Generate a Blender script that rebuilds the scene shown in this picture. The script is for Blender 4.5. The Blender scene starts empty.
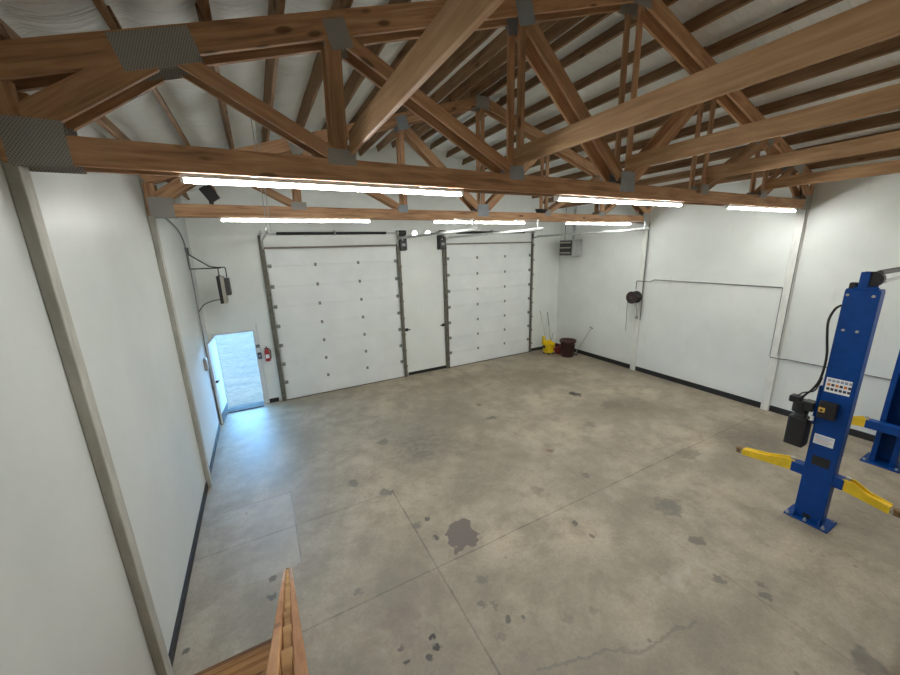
import bpy, bmesh, math, random
from mathutils import Vector, Matrix, Euler, noise as mnoise
random.seed(7)
SC = bpy.context.scene
COL = SC.collection
W, D, YB = 12.22, 10.97, -3.6          # room: width, door wall, back of the room
CAMX, CAMZ = 1.37, 4.15
SL = 0.31                              # roof slope
RIDGE = W / 2

# ------------------------------------------------------------------ materials
def srgb(r, g, b):
    def f(c):
        c /= 255.0
        return c / 12.92 if c <= 0.04045 else ((c + 0.055) / 1.055) ** 2.4
    return (f(r), f(g), f(b), 1.0)

class NT:
    def __init__(s, name):
        s.m = bpy.data.materials.new(name); s.m.use_nodes = True
        s.t = s.m.node_tree; s.t.nodes.clear()
        s.out = s.n('ShaderNodeOutputMaterial')
    def n(s, typ, **kw):
        nd = s.t.nodes.new(typ)
        for k, v in kw.items():
            if k in nd.inputs and not hasattr(nd, k): nd.inputs[k].default_value = v
            else: setattr(nd, k, v)
        return nd
    def l(s, a, b): s.t.links.new(a, b)
    def val(s, sock, v):
        if isinstance(v, (int, float, tuple, list, Vector)): sock.default_value = v
        else: s.l(v, sock)
    def math(s, op, a, b=None, c=None, clamp=False):
        nd = s.n('ShaderNodeMath', operation=op); nd.use_clamp = clamp
        s.val(nd.inputs[0], a)
        if b is not None: s.val(nd.inputs[1], b)
        if c is not None: s.val(nd.inputs[2], c)
        return nd.outputs[0]
    def mix(s, f, a, b, blend='MIX'):
        nd = s.n('ShaderNodeMix', data_type='RGBA', blend_type=blend)
        s.val(nd.inputs[0], f); s.val(nd.inputs[6], a); s.val(nd.inputs[7], b)
        return nd.outputs[2]
    def coord(s, which='Object', scale=(1, 1, 1)):
        tc = s.n('ShaderNodeTexCoord'); mp = s.n('ShaderNodeMapping')
        mp.inputs['Scale'].default_value = scale
        s.l(tc.outputs[which], mp.inputs[0]); return mp.outputs[0]
    def noise(s, vec, scale, detail=4, rough=0.55, dist=0.0):
        nd = s.n('ShaderNodeTexNoise'); s.l(vec, nd.inputs['Vector'])
        nd.inputs['Scale'].default_value = scale; nd.inputs['Detail'].default_value = detail
        nd.inputs['Roughness'].default_value = rough; nd.inputs['Distortion'].default_value = dist
        return nd.outputs['Fac']
    def ramp(s, f, stops):
        nd = s.n('ShaderNodeValToRGB'); s.l(f, nd.inputs[0])
        e = nd.color_ramp.elements
        while len(e) < len(stops): e.new(0.5)
        for el, (p, c) in zip(e, stops):
            el.position = p; el.color = c
        return nd.outputs[0]
    def sstep(s, v, a, b, o0=0.0, o1=1.0):
        nd = s.n('ShaderNodeMapRange', interpolation_type='SMOOTHSTEP')
        s.val(nd.inputs[0], v)
        for i, x in enumerate((a, b, o0, o1)): nd.inputs[i + 1].default_value = x
        return nd.outputs[0]
    def bsdf(s, color, rough=0.5, metal=0.0, bump=None, bstr=0.2, bdist=0.01, spec=0.5):
        p = s.n('ShaderNodeBsdfPrincipled')
        s.val(p.inputs['Base Color'], color); s.val(p.inputs['Roughness'], rough)
        p.inputs['Metallic'].default_value = metal
        p.inputs['Specular IOR Level'].default_value = spec
        if bump is not None:
            b = s.n('ShaderNodeBump'); b.inputs['Strength'].default_value = bstr
            b.inputs['Distance'].default_value = bdist
            s.l(bump, b.inputs['Height']); s.l(b.outputs[0], p.inputs['Normal'])
        s.l(p.outputs[0], s.out.inputs[0]); return p

def plain(name, rgb, rough=0.5, metal=0.0, var=0.06, spec=0.5, scale=6):
    t = NT(name); v = t.coord()
    f = t.noise(v, scale, 3)
    c = srgb(*rgb)
    d = tuple(x * (1 - var * 2) for x in c[:3]) + (1,)
    e = tuple(min(1, x * (1 + var)) for x in c[:3]) + (1,)
    t.bsdf(t.ramp(f, [(0.3, d), (0.7, e)]), rough, metal, spec=spec)
    return t.m

def wood(name, dark, mid, light, rough=0.6, rnd=0.3, knots=True):
    t = NT(name)
    tc = t.n('ShaderNodeTexCoord'); oi = t.n('ShaderNodeObjectInfo')
    off = t.n('ShaderNodeVectorMath', operation='ADD')
    cmb = t.n('ShaderNodeCombineXYZ')
    r = oi.outputs['Random']
    t.l(t.math('MULTIPLY', r, 37.0), cmb.inputs[0]); t.l(t.math('MULTIPLY', r, 11.0), cmb.inputs[1]); t.l(t.math('MULTIPLY', r, 5.0), cmb.inputs[2])
    t.l(tc.outputs['Object'], off.inputs[0]); t.l(cmb.outputs[0], off.inputs[1])
    mp = t.n('ShaderNodeMapping'); mp.inputs['Scale'].default_value = (1.0, 14, 14)
    t.l(off.outputs[0], mp.inputs[0])
    f = t.noise(mp.outputs[0], 1.6, 5, 0.6, 0.6)
    mp2 = t.n('ShaderNodeMapping'); mp2.inputs['Scale'].default_value = (1.2, 3, 3)
    t.l(off.outputs[0], mp2.inputs[0])
    g = t.noise(mp2.outputs[0], 1.0, 3)
    ff = t.math('ADD', t.math('MULTIPLY', f, 0.65), t.math('MULTIPLY', g, 0.35))
    c = t.ramp(ff, [(0.34, srgb(*dark)), (0.5, srgb(*mid)), (0.68, srgb(*light))])
    if knots:
        vo = t.n('ShaderNodeTexVoronoi'); vo.inputs['Scale'].default_value = 1.0
        mp3 = t.n('ShaderNodeMapping'); mp3.inputs['Scale'].default_value = (1.6, 4.5, 4.5)
        t.l(off.outputs[0], mp3.inputs[0]); t.l(mp3.outputs[0], vo.inputs['Vector'])
        k = t.sstep(vo.outputs['Distance'], 0.07, 0.15, 0.75, 0.0)
        c = t.mix(k, c, srgb(int(dark[0] * 0.6), int(dark[1] * 0.55), int(dark[2] * 0.5)))
    hv = t.n('ShaderNodeHueSaturation'); t.l(c, hv.inputs['Color'])
    t.l(t.math('MULTIPLY_ADD', r, rnd, 1.0 - rnd / 2), hv.inputs['Value'])
    t.bsdf(hv.outputs[0], rough, 0, f, 0.15, 0.004, 0.3)
    return t.m

M = {}
M['truss'] = wood('truss_timber', (132, 100, 74), (178, 139, 105), (204, 168, 131))
M['purlin'] = wood('purlin_timber', (98, 74, 52), (136, 106, 78), (164, 134, 104))
M['joist'] = wood('joist_timber', (148, 114, 80), (178, 142, 104), (200, 167, 128), knots=False)
M['rail'] = wood('rail_timber', (142, 94, 56), (184, 132, 86), (206, 160, 114))
M['railedge'] = wood('rail_spindle', (146, 112, 72), (182, 146, 100), (200, 168, 126))
M['tread'] = wood('tread_timber', (120, 84, 46), (152, 110, 64), (170, 128, 80))

def mk_wall(name='white_wall_panel', a=(211, 216, 212), b=(224, 229, 225)):
    t = NT(name); v = t.coord('Object')
    f = t.noise(v, 0.7, 5, 0.6); g = t.noise(t.coord('Object', (3, 3, 0.6)), 2.0, 4)
    c = t.ramp(f, [(0.3, srgb(*a)), (0.7, srgb(*b))])
    c = t.mix(t.sstep(g, 0.62, 0.75, 0, 0.25), c, srgb(196, 197, 190))
    t.bsdf(c, 0.42, 0, g, 0.06, 0.01, 0.4)
    return t.m
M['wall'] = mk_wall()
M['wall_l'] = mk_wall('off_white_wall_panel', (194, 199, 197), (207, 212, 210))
def mk_post(name, a, b):
    t = NT(name); f = t.noise(t.coord('Object', (6, 6, 1.5)), 1.5, 5, 0.6)
    t.bsdf(t.ramp(f, [(0.35, srgb(*a)), (0.65, srgb(*b))]), 0.6, 0, f, 0.1, 0.005)
    return t.m
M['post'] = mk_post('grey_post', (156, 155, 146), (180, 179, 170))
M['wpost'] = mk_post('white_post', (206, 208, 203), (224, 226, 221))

def mk_insul():
    t = NT('white_insulation_vinyl')
    v = t.coord('Object')
    f = t.noise(t.coord('Object', (1.0, 7.0, 1.0)), 1.7, 4, 0.6, 1.2)
    g = t.noise(v, 0.9, 4)
    c = t.ramp(g, [(0.3, srgb(222, 228, 227)), (0.7, srgb(240, 244, 243))])
    t.bsdf(c, 0.42, 0, f, 0.8, 0.06, 0.4)
    return t.m
M['insul'] = mk_insul()

def mk_plate():
    t = NT('galvanised_nail_plate'); tc = t.n('ShaderNodeTexCoord')
    sx = t.n('ShaderNodeSeparateXYZ'); t.l(tc.outputs['Object'], sx.inputs[0])
    a = t.math('SINE', t.math('MULTIPLY', sx.outputs[0], 330.0))
    b = t.math('SINE', t.math('MULTIPLY', sx.outputs[2], 250.0))
    m = t.math('MULTIPLY', a, b)
    c = t.mix(t.sstep(m, 0.1, 0.5), srgb(168, 168, 163), srgb(118, 118, 114))
    t.bsdf(c, 0.55, 0.15, m, 0.3, 0.002)
    return t.m
M['plate'] = mk_plate()
M['plateb'] = plain('blue_grey_nail_plate', (150, 160, 168), 0.5, 0.15)
M['galv'] = plain('galvanised_steel', (178, 181, 180), 0.45, 0.45, 0.1)
M['track'] = plain('weathered_track_steel', (112, 110, 98), 0.55, 0.25, 0.22, scale=14)
M['hinge'] = plain('hinge_steel', (124, 128, 124), 0.5, 0.2)
M['seal'] = plain('door_seal', (128, 122, 112), 0.7)
M['black'] = plain('black_metal', (26, 26, 28), 0.45)
M['rubber'] = plain('black_base', (28, 29, 30), 0.6)
M['dark'] = plain('dark_grey_metal', (62, 62, 62), 0.5)
M['grey'] = plain('grey_paint', (150, 152, 150), 0.5)
M['conduit'] = plain('grey_conduit', (128, 130, 130), 0.45, 0.4)
M['blue'] = plain('blue_lift_paint', (0, 60, 130), 0.42, 0, 0.08, 0.3)
M['yellow'] = plain('yellow_lift_paint', (226, 188, 36), 0.4, 0, 0.07)
M['yellowp'] = plain('yellow_plastic', (236, 202, 24), 0.4, 0, 0.04)
M['maroon'] = plain('maroon_plastic', (62, 34, 34), 0.5, 0, 0.1)
M['reel'] = plain('dark_brown_enamel', (46, 30, 29), 0.45)
M['red'] = plain('red_paint', (158, 34, 38), 0.45)
M['dullred'] = plain('dull_red_plastic', (124, 50, 46), 0.5)
M['white'] = plain('white_paint', (232, 234, 232), 0.4, 0, 0.02)
M['offw'] = plain('white_door_leaf', (205, 210, 210), 0.35, 0, 0.04)
M['orange'] = plain('orange_print', (214, 120, 40), 0.5)
M['ink'] = plain('dark_print', (60, 60, 66), 0.5)
M['pale'] = plain('pale_print', (150, 156, 176), 0.5)
M['pad'] = plain('worn_pad', (116, 88, 52), 0.6)
M['gold'] = plain('gold_switch', (206, 164, 74), 0.4)
M['silver'] = plain('silver_panel', (176, 172, 162), 0.35, 0.4)
M['stick'] = plain('grey_pole', (172, 168, 160), 0.5)
M['sill'] = plain('grey_threshold', (84, 84, 82), 0.85, 0, .2, .1, 30)
M['nosing'] = wood('nosing_timber', (78, 52, 30), (104, 72, 44), (126, 92, 60))
M['deck'] = wood('loft_deck', (128, 96, 62), (156, 122, 84), (176, 142, 104))

def mk_garage():
    t = NT('white_garage_panel'); v = t.coord('Object')
    sx = t.n('ShaderNodeSeparateXYZ'); t.l(v, sx.inputs[0])
    w = t.math('SINE', t.math('MULTIPLY', sx.outputs[2], 2 * math.pi / 0.075))
    f = t.noise(v, 1.2, 3)
    t.bsdf(t.ramp(f, [(0.3, srgb(210, 216, 215)), (0.7, srgb(222, 227, 226))]), 0.38, 0, w, 0.07, 0.004)
    return t.m
M['garage'] = mk_garage()

def emis(name, rgb, st):
    t = NT(name); e = t.n('ShaderNodeEmission'); e.inputs[0].default_value = rgb; e.inputs[1].default_value = st
    t.l(e.outputs[0], t.out.inputs[0]); return t.m
TUBE = 104.0
M['tube'] = emis('lit_led_tube', (1.0, 0.995, 0.955, 1), TUBE)
M['flood'] = emis('lit_flood_lens', (1.0, 0.97, 0.9, 1), 14.0)

SPOTS = [  # floor marks: x, y, rx, ry, colour, amount
 (3.53,3.92,.30,.33,(96,86,80),.95),(2.52,2.84,.05,.04,(38,36,36),.95),(2.52,2.71,.055,.05,(34,32,32),.95),(2.41,2.66,.04,.04,(60,56,54),.9),
 (2.19,2.74,.04,.025,(60,56,52),.9),(2.18,2.89,.045,.03,(74,68,62),.8),(2.29,3.13,.24,.34,(122,104,94),.55),(3.38,3.15,.085,.085,(112,104,96),.75),
 (3.20,2.87,.05,.08,(104,96,88),.75),(3.33,2.79,.04,.08,(110,102,94),.7),(3.37,2.58,.045,.045,(84,78,74),.85),(3.53,2.51,.03,.03,(92,84,78),.8),
 (3.18,2.46,.08,.08,(118,108,98),.6),(3.26,2.19,.09,.08,(124,114,104),.5),(3.96,2.24,.07,.07,(122,112,102),.6),(4.30,2.18,.06,.06,(122,110,100),.6),
 (2.40,6.01,.10,.13,(96,92,86),.7),(2.87,5.44,.15,.15,(96,92,86),.7),(3.34,7.14,.16,.15,(90,84,76),.7),(3.21,4.49,.055,.05,(70,66,62),.85),
 (3.17,4.07,.04,.06,(64,60,56),.85),(3.02,4.43,.08,.08,(104,96,88),.7),(5.16,3.26,.055,.075,(84,76,70),.85),(5.18,2.95,.035,.05,(92,82,74),.8),
 (1.93,3.78,.075,.05,(110,102,94),.65),(6.26,4.97,.09,.09,(112,82,66),.8),(6.24,4.03,.09,.11,(100,90,80),.75),(5.18,4.15,.16,.15,(112,104,94),.5),
 (7.86,5.33,.14,.17,(106,98,88),.6),(6.04,6.86,.24,.11,(72,66,58),.75),(8.98,6.84,.17,.19,(40,36,32),.95),(9.21,5.81,.42,.28,(94,84,74),.55),
 (6.22,7.66,.09,.12,(104,82,66),.8),(6.73,2.79,.29,.24,(92,88,82),.7),(6.40,2.15,.14,.09,(88,82,74),.7),(5.98,1.69,.09,.09,(100,94,86),.75),
 (6.22,1.29,.075,.075,(90,84,76),.75),(6.35,1.38,.045,.06,(92,86,78),.7),(6.26,.45,.18,.18,(92,84,76),.75),(8.55,3.51,.36,.19,(98,88,76),.6),
 (.99,4.54,.055,.055,(84,76,66),.8),(.97,4.24,.06,.055,(74,68,60),.8),(.12,4.01,.04,.04,(70,66,60),.8),
 (4.0,6.59,1.1,1.0,(98,94,80),.75),(4.32,4.85,1.1,.6,(112,106,92),.5),(4.9,6.0,.7,.5,(104,98,84),.5),(10.2,3.12,1.2,.9,(98,88,72),.7),(3.6,7.6,1.6,1.1,(120,116,104),.4),
 (5.65,1.96,.55,.13,(186,180,168),.45),(8.6,8.6,1.8,1.2,(112,102,84),.6),(9.6,5.6,1.1,.9,(106,96,80),.55),(6.9,9.6,1.8,.7,(110,104,90),.6),(7.6,4.4,.9,.7,(116,106,90),.45),(9.2,1.2,1.0,.6,(108,98,82),.5)]
def mk_floor():
    t = NT('stained_concrete')
    tc = t.n('ShaderNodeTexCoord'); P0 = tc.outputs['Object']
    wn = t.n('ShaderNodeTexNoise'); wn.inputs['Scale'].default_value = 7.0; wn.inputs['Detail'].default_value = 4
    t.l(P0, wn.inputs['Vector'])
    a = t.n('ShaderNodeVectorMath', operation='SUBTRACT'); t.l(wn.outputs['Color'], a.inputs[0]); a.inputs[1].default_value = (.5, .5, .5)
    sc = t.n('ShaderNodeVectorMath', operation='SCALE'); t.l(a.outputs[0], sc.inputs[0]); sc.inputs['Scale'].default_value = 1.0
    wn2 = t.n('ShaderNodeTexNoise'); wn2.inputs['Scale'].default_value = 17.0; wn2.inputs['Detail'].default_value = 2
    t.l(P0, wn2.inputs['Vector'])
    a2 = t.n('ShaderNodeVectorMath', operation='SUBTRACT'); t.l(wn2.outputs['Color'], a2.inputs[0]); a2.inputs[1].default_value = (.5, .5, .5)
    WN2 = a2.outputs[0]
    wn3 = t.n('ShaderNodeTexNoise'); wn3.inputs['Scale'].default_value = 4.2; wn3.inputs['Detail'].default_value = 2.5
    t.l(P0, wn3.inputs['Vector'])
    a3 = t.n('ShaderNodeVectorMath', operation='SUBTRACT'); t.l(wn3.outputs['Color'], a3.inputs[0]); a3.inputs[1].default_value = (.5, .5, .5)
    WN3 = a3.outputs[0]
    WN = sc.outputs[0]                                     # warp of the marks' edges
    f1 = t.noise(P0, 0.45, 6, 0.62); f2 = t.noise(P0, 1.9, 8, 0.68, 0.12); f3 = t.noise(P0, 22, 3, 0.6)
    c = t.ramp(f1, [(0.34, srgb(136, 127, 109)), (0.50, srgb(168, 157, 136)), (0.66, srgb(188, 174, 151))])
    c = t.mix(t.sstep(f2, 0.34, 0.60, 0.7, 0), c, srgb(128, 120, 104))
    c = t.mix(t.sstep(f2, 0.54, 0.72, 0, 0.4), c, srgb(184, 176, 160))
    c = t.mix(t.sstep(f3, 0.3, 0.65, 0.22, 0), c, srgb(112, 104, 92))
    f4 = t.noise(P0, 70, 2, 0.5); c = t.mix(t.sstep(f4, 0.36, 0.5, 0.18, 0), c, srgb(104, 98, 88))
    # small dark flecks
    vo = t.n('ShaderNodeTexVoronoi'); vo.inputs['Scale'].default_value = 3.2; t.l(P0, vo.inputs['Vector'])
    fl = t.math('MULTIPLY', t.sstep(vo.outputs['Distance'], 0.05, 0.11, 1, 0), t.sstep(f2, 0.5, 0.6, 0, 0.6))
    c = t.mix(fl, c, srgb(92, 84, 76))
    sep = t.n('ShaderNodeSeparateXYZ'); t.l(P0, sep.inputs[0]); X, Y = sep.outputs[0], sep.outputs[1]
    # a paler rectangle of concrete beside the left wall, with a crisp edge
    def boxmask(x0, x1, y0, y1, e):
        m = t.math('MULTIPLY', t.sstep(X, x0, x0 + e), t.sstep(X, x1 - e, x1, 1, 0))
        return t.math('MULTIPLY', m, t.math('MULTIPLY', t.sstep(Y, y0, y0 + e), t.sstep(Y, y1 - e, y1, 1, 0)))
    bm1 = boxmask(.30, 1.38, 4.58, 6.34, .012); bm2 = boxmask(.325, 1.355, 4.605, 6.315, .012)
    c = t.mix(t.math('MULTIPLY', bm1, t.sstep(X, .3, 1.25, 0, .34)), c, srgb(186, 180, 172))
    ring = t.math('SUBTRACT', bm1, bm2, clamp=True)
    c = t.mix(t.math('MULTIPLY', ring, t.math('MULTIPLY', t.sstep(f2, .35, .6, .2, .7), t.math('MAXIMUM', t.math('GREATER_THAN', X, 1.3), t.math('GREATER_THAN', Y, 6.3)))), c, srgb(108, 102, 94))
    # saw-cut joints
    jn = t.noise(P0, 1.3, 3)
    for ax, p, lo, hi, wd, am in ((0, 2.96, -4, 5.45, .011, .85), (0, 6.11, -4, 6, .01, .35), (0, 9.17, -4, 11, .01, .25), (1, 3.60, -1, 13, .010, .75), (1, 5.40, -1, 2.96, .016, .5), (1, 7.3, -1, 13, .010, .3), (1, 0.0, -1, 13, .01, .5)):
        u, v = (X, Y) if ax == 0 else (Y, X)
        d = t.math('ABSOLUTE', t.math('SUBTRACT', u, t.math('MULTIPLY_ADD', jn, .03, p - .015)))
        m = t.math('MULTIPLY', t.sstep(d, wd * .5, wd * 1.6, am, 0), t.math('MULTIPLY', t.math('GREATER_THAN', v, lo), t.math('LESS_THAN', v, hi)))
        m = t.math('MULTIPLY', m, t.sstep(f2, .3, .6, 1.0, .45))
        c = t.mix(m, c, srgb(82, 77, 70))
    # meandering crack near the front
    dx = t.math('SUBTRACT', Y, t.math('MULTIPLY_ADD', t.math('SUBTRACT', X, 3.38), -.28, 1.98))
    dd = t.math('ABSOLUTE', t.math('ADD', dx, t.math('MULTIPLY', t.math('SUBTRACT', f2, .5), .5)))
    m = t.math('MULTIPLY', t.sstep(dd, .008, .03, .45, 0), t.math('MULTIPLY', t.math('GREATER_THAN', X, 3.3), t.math('LESS_THAN', X, 5.2)))
    c = t.mix(m, c, srgb(96, 90, 82))
    for (x, y, rx, ry, col, am) in SPOTS:
        big = max(rx, ry)
        s1 = t.n('ShaderNodeVectorMath', operation='MULTIPLY_ADD')   # warp*k + P
        hole = am > .9 and big > .2; t.l(WN3 if hole else (WN2 if big < .12 else WN), s1.inputs[0]); k = .62 if hole else min(.5, big * 1.9); s1.inputs[1].default_value = (k, k, 0); t.l(P0, s1.inputs[2])
        s2 = t.n('ShaderNodeVectorMath', operation='MULTIPLY_ADD')
        t.l(s1.outputs[0], s2.inputs[0]); s2.inputs[1].default_value = (1 / rx, 1 / ry, 0); s2.inputs[2].default_value = (-x / rx, -y / ry, 0)
        ln = t.n('ShaderNodeVectorMath', operation='LENGTH'); t.l(s2.outputs[0], ln.inputs[0])
        soft = (.15, 1.15) if big > .5 else ((.8, .9) if am > .9 and big > .2 else (.55, 1.05))
        m = t.sstep(ln.outputs['Value'], soft[0], soft[1], am, 0)
        if big > .2 and not hole: m = t.math('MULTIPLY', m, t.sstep(t.noise(P0, 9, 4), .3, .6, .6, 1))
        c = t.mix(m, c, srgb(*col))
    c = t.mix(1.0, c, (.87, .87, .87, 1), 'MULTIPLY')
    rough = t.sstep(f1, .3, .75, .50, .66)
    t.bsdf(c, rough, 0, f2, .12, .01, .75)
    return t.m
M['floor'] = mk_floor()
def mk_gravel():
    t = NT('pale_gravel'); v = t.coord('Object')
    f = t.noise(t.coord('Object', (.45, 1.6, 1)), 1.1, 7, 0.75); g = t.noise(v, 6, 4)
    ff = t.math('ADD', t.math('MULTIPLY', f, .6), t.math('MULTIPLY', g, .4))
    t.bsdf(t.ramp(ff, [(0.38, (.072, .036, .016, 1)), (0.60, (.165, .080, .036, 1))]), .9)
    return t.m
M['gravel'] = mk_gravel()

# ------------------------------------------------------------------ geometry helpers
def obj(name, bm, mat, parent=None, mw=None, smooth=False):
    me = bpy.data.meshes.new(name)
    bmesh.ops.recalc_face_normals(bm, faces=bm.faces[:])
    bm.to_mesh(me); bm.free()
    if isinstance(mat, str): mat = M[mat]
    me.materials.append(mat)
    if smooth:
        for p in me.polygons: p.use_smooth = True
    o = bpy.data.objects.new(name, me); COL.objects.link(o)
    if parent is not None: o.parent = parent
    if mw is not None: o.matrix_local = mw
    return o
def tag(o, label, cat, group=None):
    o['label'] = label; o['category'] = cat
    if group: o['group'] = group
    return o
def struct(o, label=None):
    o['kind'] = 'structure'
    return o
def thing(name, label, cat, loc=(0, 0, 0), group=None):
    o = bpy.data.objects.new(name, None); COL.objects.link(o); o.location = loc
    o.empty_display_size = .1
    return tag(o, label, cat, group)
def sroot(name, loc=(0, 0, 0)):
    o = bpy.data.objects.new(name, None); COL.objects.link(o); o.location = loc
    o['kind'] = 'structure'; return o
def B(): return bmesh.new()
def box(bm, x0, x1, y0, y1, z0, z1, bev=0.0, seg=1):
    r = bmesh.ops.create_cube(bm, size=1.0, matrix=Matrix.Translation(((x0 + x1) / 2, (y0 + y1) / 2, (z0 + z1) / 2)) @ Matrix.Diagonal((x1 - x0, y1 - y0, z1 - z0, 1)))
    if bev:
        es = {e for v in r['verts'] for e in v.link_edges}
        bmesh.ops.bevel(bm, geom=list(es), offset=bev, segments=seg, affect='EDGES', profile=.6)
    return bm
def cyl(bm, p0, p1, r, n=12, r2=None):
    p0, p1 = Vector(p0), Vector(p1); d = p1 - p0
    m = Matrix.Translation((p0 + p1) / 2) @ d.to_track_quat('Z', 'Y').to_matrix().to_4x4()
    bmesh.ops.create_cone(bm, cap_ends=True, segments=n, radius1=r, radius2=r if r2 is None else r2, depth=d.length, matrix=m)
    return bm
def tube(bm, pts, r, n=8):
    pts = [Vector(p) for p in pts]; rings = []
    up = None
    for i, p in enumerate(pts):
        d = (pts[min(i + 1, len(pts) - 1)] - pts[max(i - 1, 0)]).normalized()
        if up is None or abs(up.dot(d)) > .98: up = Vector((0, 0, 1)) if abs(d.z) < .9 else Vector((1, 0, 0))
        s = d.cross(up).normalized(); u = s.cross(d).normalized(); up = u
        rings.append([bm.verts.new(p + r * (math.cos(a) * s + math.sin(a) * u)) for a in [2 * math.pi * k / n for k in range(n)]])
    for a, b in zip(rings, rings[1:]):
        for k in range(n): bm.faces.new((a[k], a[(k + 1) % n], b[(k + 1) % n], b[k]))
    bm.faces.new(rings[0][::-1]); bm.faces.new(rings[-1]); return bm
def curve_pts(ctrl, n=10):
    c = [Vector(p) for p in ctrl]; c = [c[0]] + c + [c[-1]]; out = []
    for i in range(1, len(c) - 2):
        for k in range(n):
            t = k / n; a, b, d, e = c[i - 1], c[i], c[i + 1], c[i + 2]
            out.append(.5 * (2 * b + (d - a) * t + (2 * a - 5 * b + 4 * d - e) * t * t + (3 * b - a - 3 * d + e) * t ** 3))
    out.append(c[-2]); return out
def prism(bm, poly, axis, a, b):
    """poly in the two other axes, extruded along axis from a to b"""
    def P(u, v, w): return {'x': (w, u, v), 'y': (u, w, v), 'z': (u, v, w)}[axis]
    lo = [bm.verts.new(P(u, v, a)) for u, v in poly]; hi = [bm.verts.new(P(u, v, b)) for u, v in poly]
    n = len(poly)
    bm.faces.new(lo[::-1]); bm.faces.new(hi)
    for i in range(n): bm.faces.new((lo[i], lo[(i + 1) % n], hi[(i + 1) % n], hi[i]))
    return bm
def lathe(bm, prof, n=24, c=(0, 0, 0)):
    rings = []
    for r, z in prof:
        rings.append([bm.verts.new((c[0] + r * math.cos(2 * math.pi * k / n), c[1] + r * math.sin(2 * math.pi * k / n), c[2] + z)) for k in range(n)])
    for a, b in zip(rings, rings[1:]):
        for k in range(n): bm.faces.new((a[k], a[(k + 1) % n], b[(k + 1) % n], b[k]))
    bm.faces.new(rings[0][::-1]); bm.faces.new(rings[-1]); return bm
def member(name, mat, p0, p1, depth, thick, parent, y0=0.0, cut0=None, cut1=None, bev=.004):
    """board in an XZ plane from p0 to p1 (x,z); local x runs along the grain"""
    dx, dz = p1[0] - p0[0], p1[1] - p0[1]; L = math.hypot(dx, dz); ang = math.atan2(dz, dx)
    bm = B()
    box(bm, 0, L, 0, thick, -depth / 2, depth / 2, bev)
    mw = Matrix.Translation((p0[0], y0, p0[1])) @ Matrix.Rotation(-ang, 4, 'Y')
    return obj(name, bm, mat, parent, mw)
def copy_tree(o, parent=None):
    c = o.copy(); COL.objects.link(c)
    if parent is not None: c.parent = parent
    for ch in list(o.children): copy_tree(ch, c)
    return c

# ------------------------------------------------------------------ the room
bm = B(); box(bm, -0.3, W + 0.3, YB - .3, D + .25, -0.2, 0)
struct(obj('floor', bm, 'floor'))
EZ = 5.44                               # wall height at the eaves
def rz(x): return (EZ + SL * x) if x < RIDGE else (EZ + SL * (W - x))
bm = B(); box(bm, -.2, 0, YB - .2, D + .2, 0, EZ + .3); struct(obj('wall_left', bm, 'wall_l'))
bm = B(); box(bm, W, W + .2, YB - .2, D + .2, 0, EZ + .3); struct(obj('wall_right', bm, 'wall'))
DX0, DX1, DZ = .14, 1.03, 2.14          # door opening
bm = B()
for poly in ([(0, 0), (DX0, 0), (DX0, DZ), (DX1, DZ), (DX1, 0), (W, 0), (W, EZ + .23), (RIDGE, EZ + .23 + SL * RIDGE), (0, EZ + .23)],):
    lo = [bm.verts.new((x, D, z)) for x, z in poly]; hi = [bm.verts.new((x, D + .16, z)) for x, z in poly]; n = len(poly)
    bm.faces.new(lo); bm.faces.new(hi[::-1])
    for i in range(n): bm.faces.new((lo[i], hi[i], hi[(i + 1) % n], lo[(i + 1) % n]))
struct(obj('wall_back', bm, 'wall'))
bm = B(); prism(bm, [(0, 0), (W, 0), (W, EZ + .23), (RIDGE, EZ + .23 + SL * RIDGE), (0, EZ + .23)], 'y', YB - .16, YB)
struct(obj('wall_front', bm, 'wall'))
# insulated roof underside: sags between the purlins
PUR = [.18, .75, 1.31, 1.83, 2.36, 2.92, 3.47, 3.93, 4.41, 4.96, 5.42, 5.93]
PURR = [.40, .97, 1.52, 2.10, 2.69, 3.27, 3.88, 4.47, 5.05, 5.62, 6.0]
PURH = .185
def sag(d, y, side):
    L = PURR if side else PUR
    for a, b in zip([-.4] + L, L + [6.5]):
        if a <= d <= b:
            t = (d - a) / (b - a); s = math.sin(math.pi * t)
            w = mnoise.noise(Vector((d * 1.2, y * .8, 3.1))) * .022 + mnoise.noise(Vector((a * 9, y * 2.6 + 1.4 * math.sin(math.pi * t), 9.0))) * .014
            return s * (.085 + w * 1.2)
    return 0
bm = B()
for side in (0, 1):
    nx, ny = 120, 150; g = []
    for i in range(nx + 1):
        d = RIDGE * i / nx; row = []
        for j in range(ny + 1):
            y = YB + (D + .02 - YB) * j / ny
            row.append(bm.verts.new((d if side == 0 else W - d, y, EZ + .012 + SL * d + PURH * 1.047 - sag(d, y, side))))
        g.append(row)
    for i in range(nx):
        for j in range(ny): bm.faces.new((g[i][j], g[i + 1][j], g[i + 1][j + 1], g[i][j + 1]))
bmesh.ops.remove_doubles(bm, verts=bm.verts[:], dist=1e-4)
o = obj('ceiling', bm, 'insul', smooth=True); struct(o)
bm = B()                                 # metal roof above the insulation
prism(bm, [(-.3, EZ + .25 - .3 * SL), (RIDGE, EZ + .25 + SL * RIDGE), (W + .3, EZ + .25 - .3 * SL), (W + .3, EZ + .33 - .3 * SL), (RIDGE, EZ + .33 + SL * RIDGE), (-.3, EZ + .33 - .3 * SL)], 'y', YB - .3, D + .3)
struct(obj('roof', bm, 'grey'))
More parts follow.
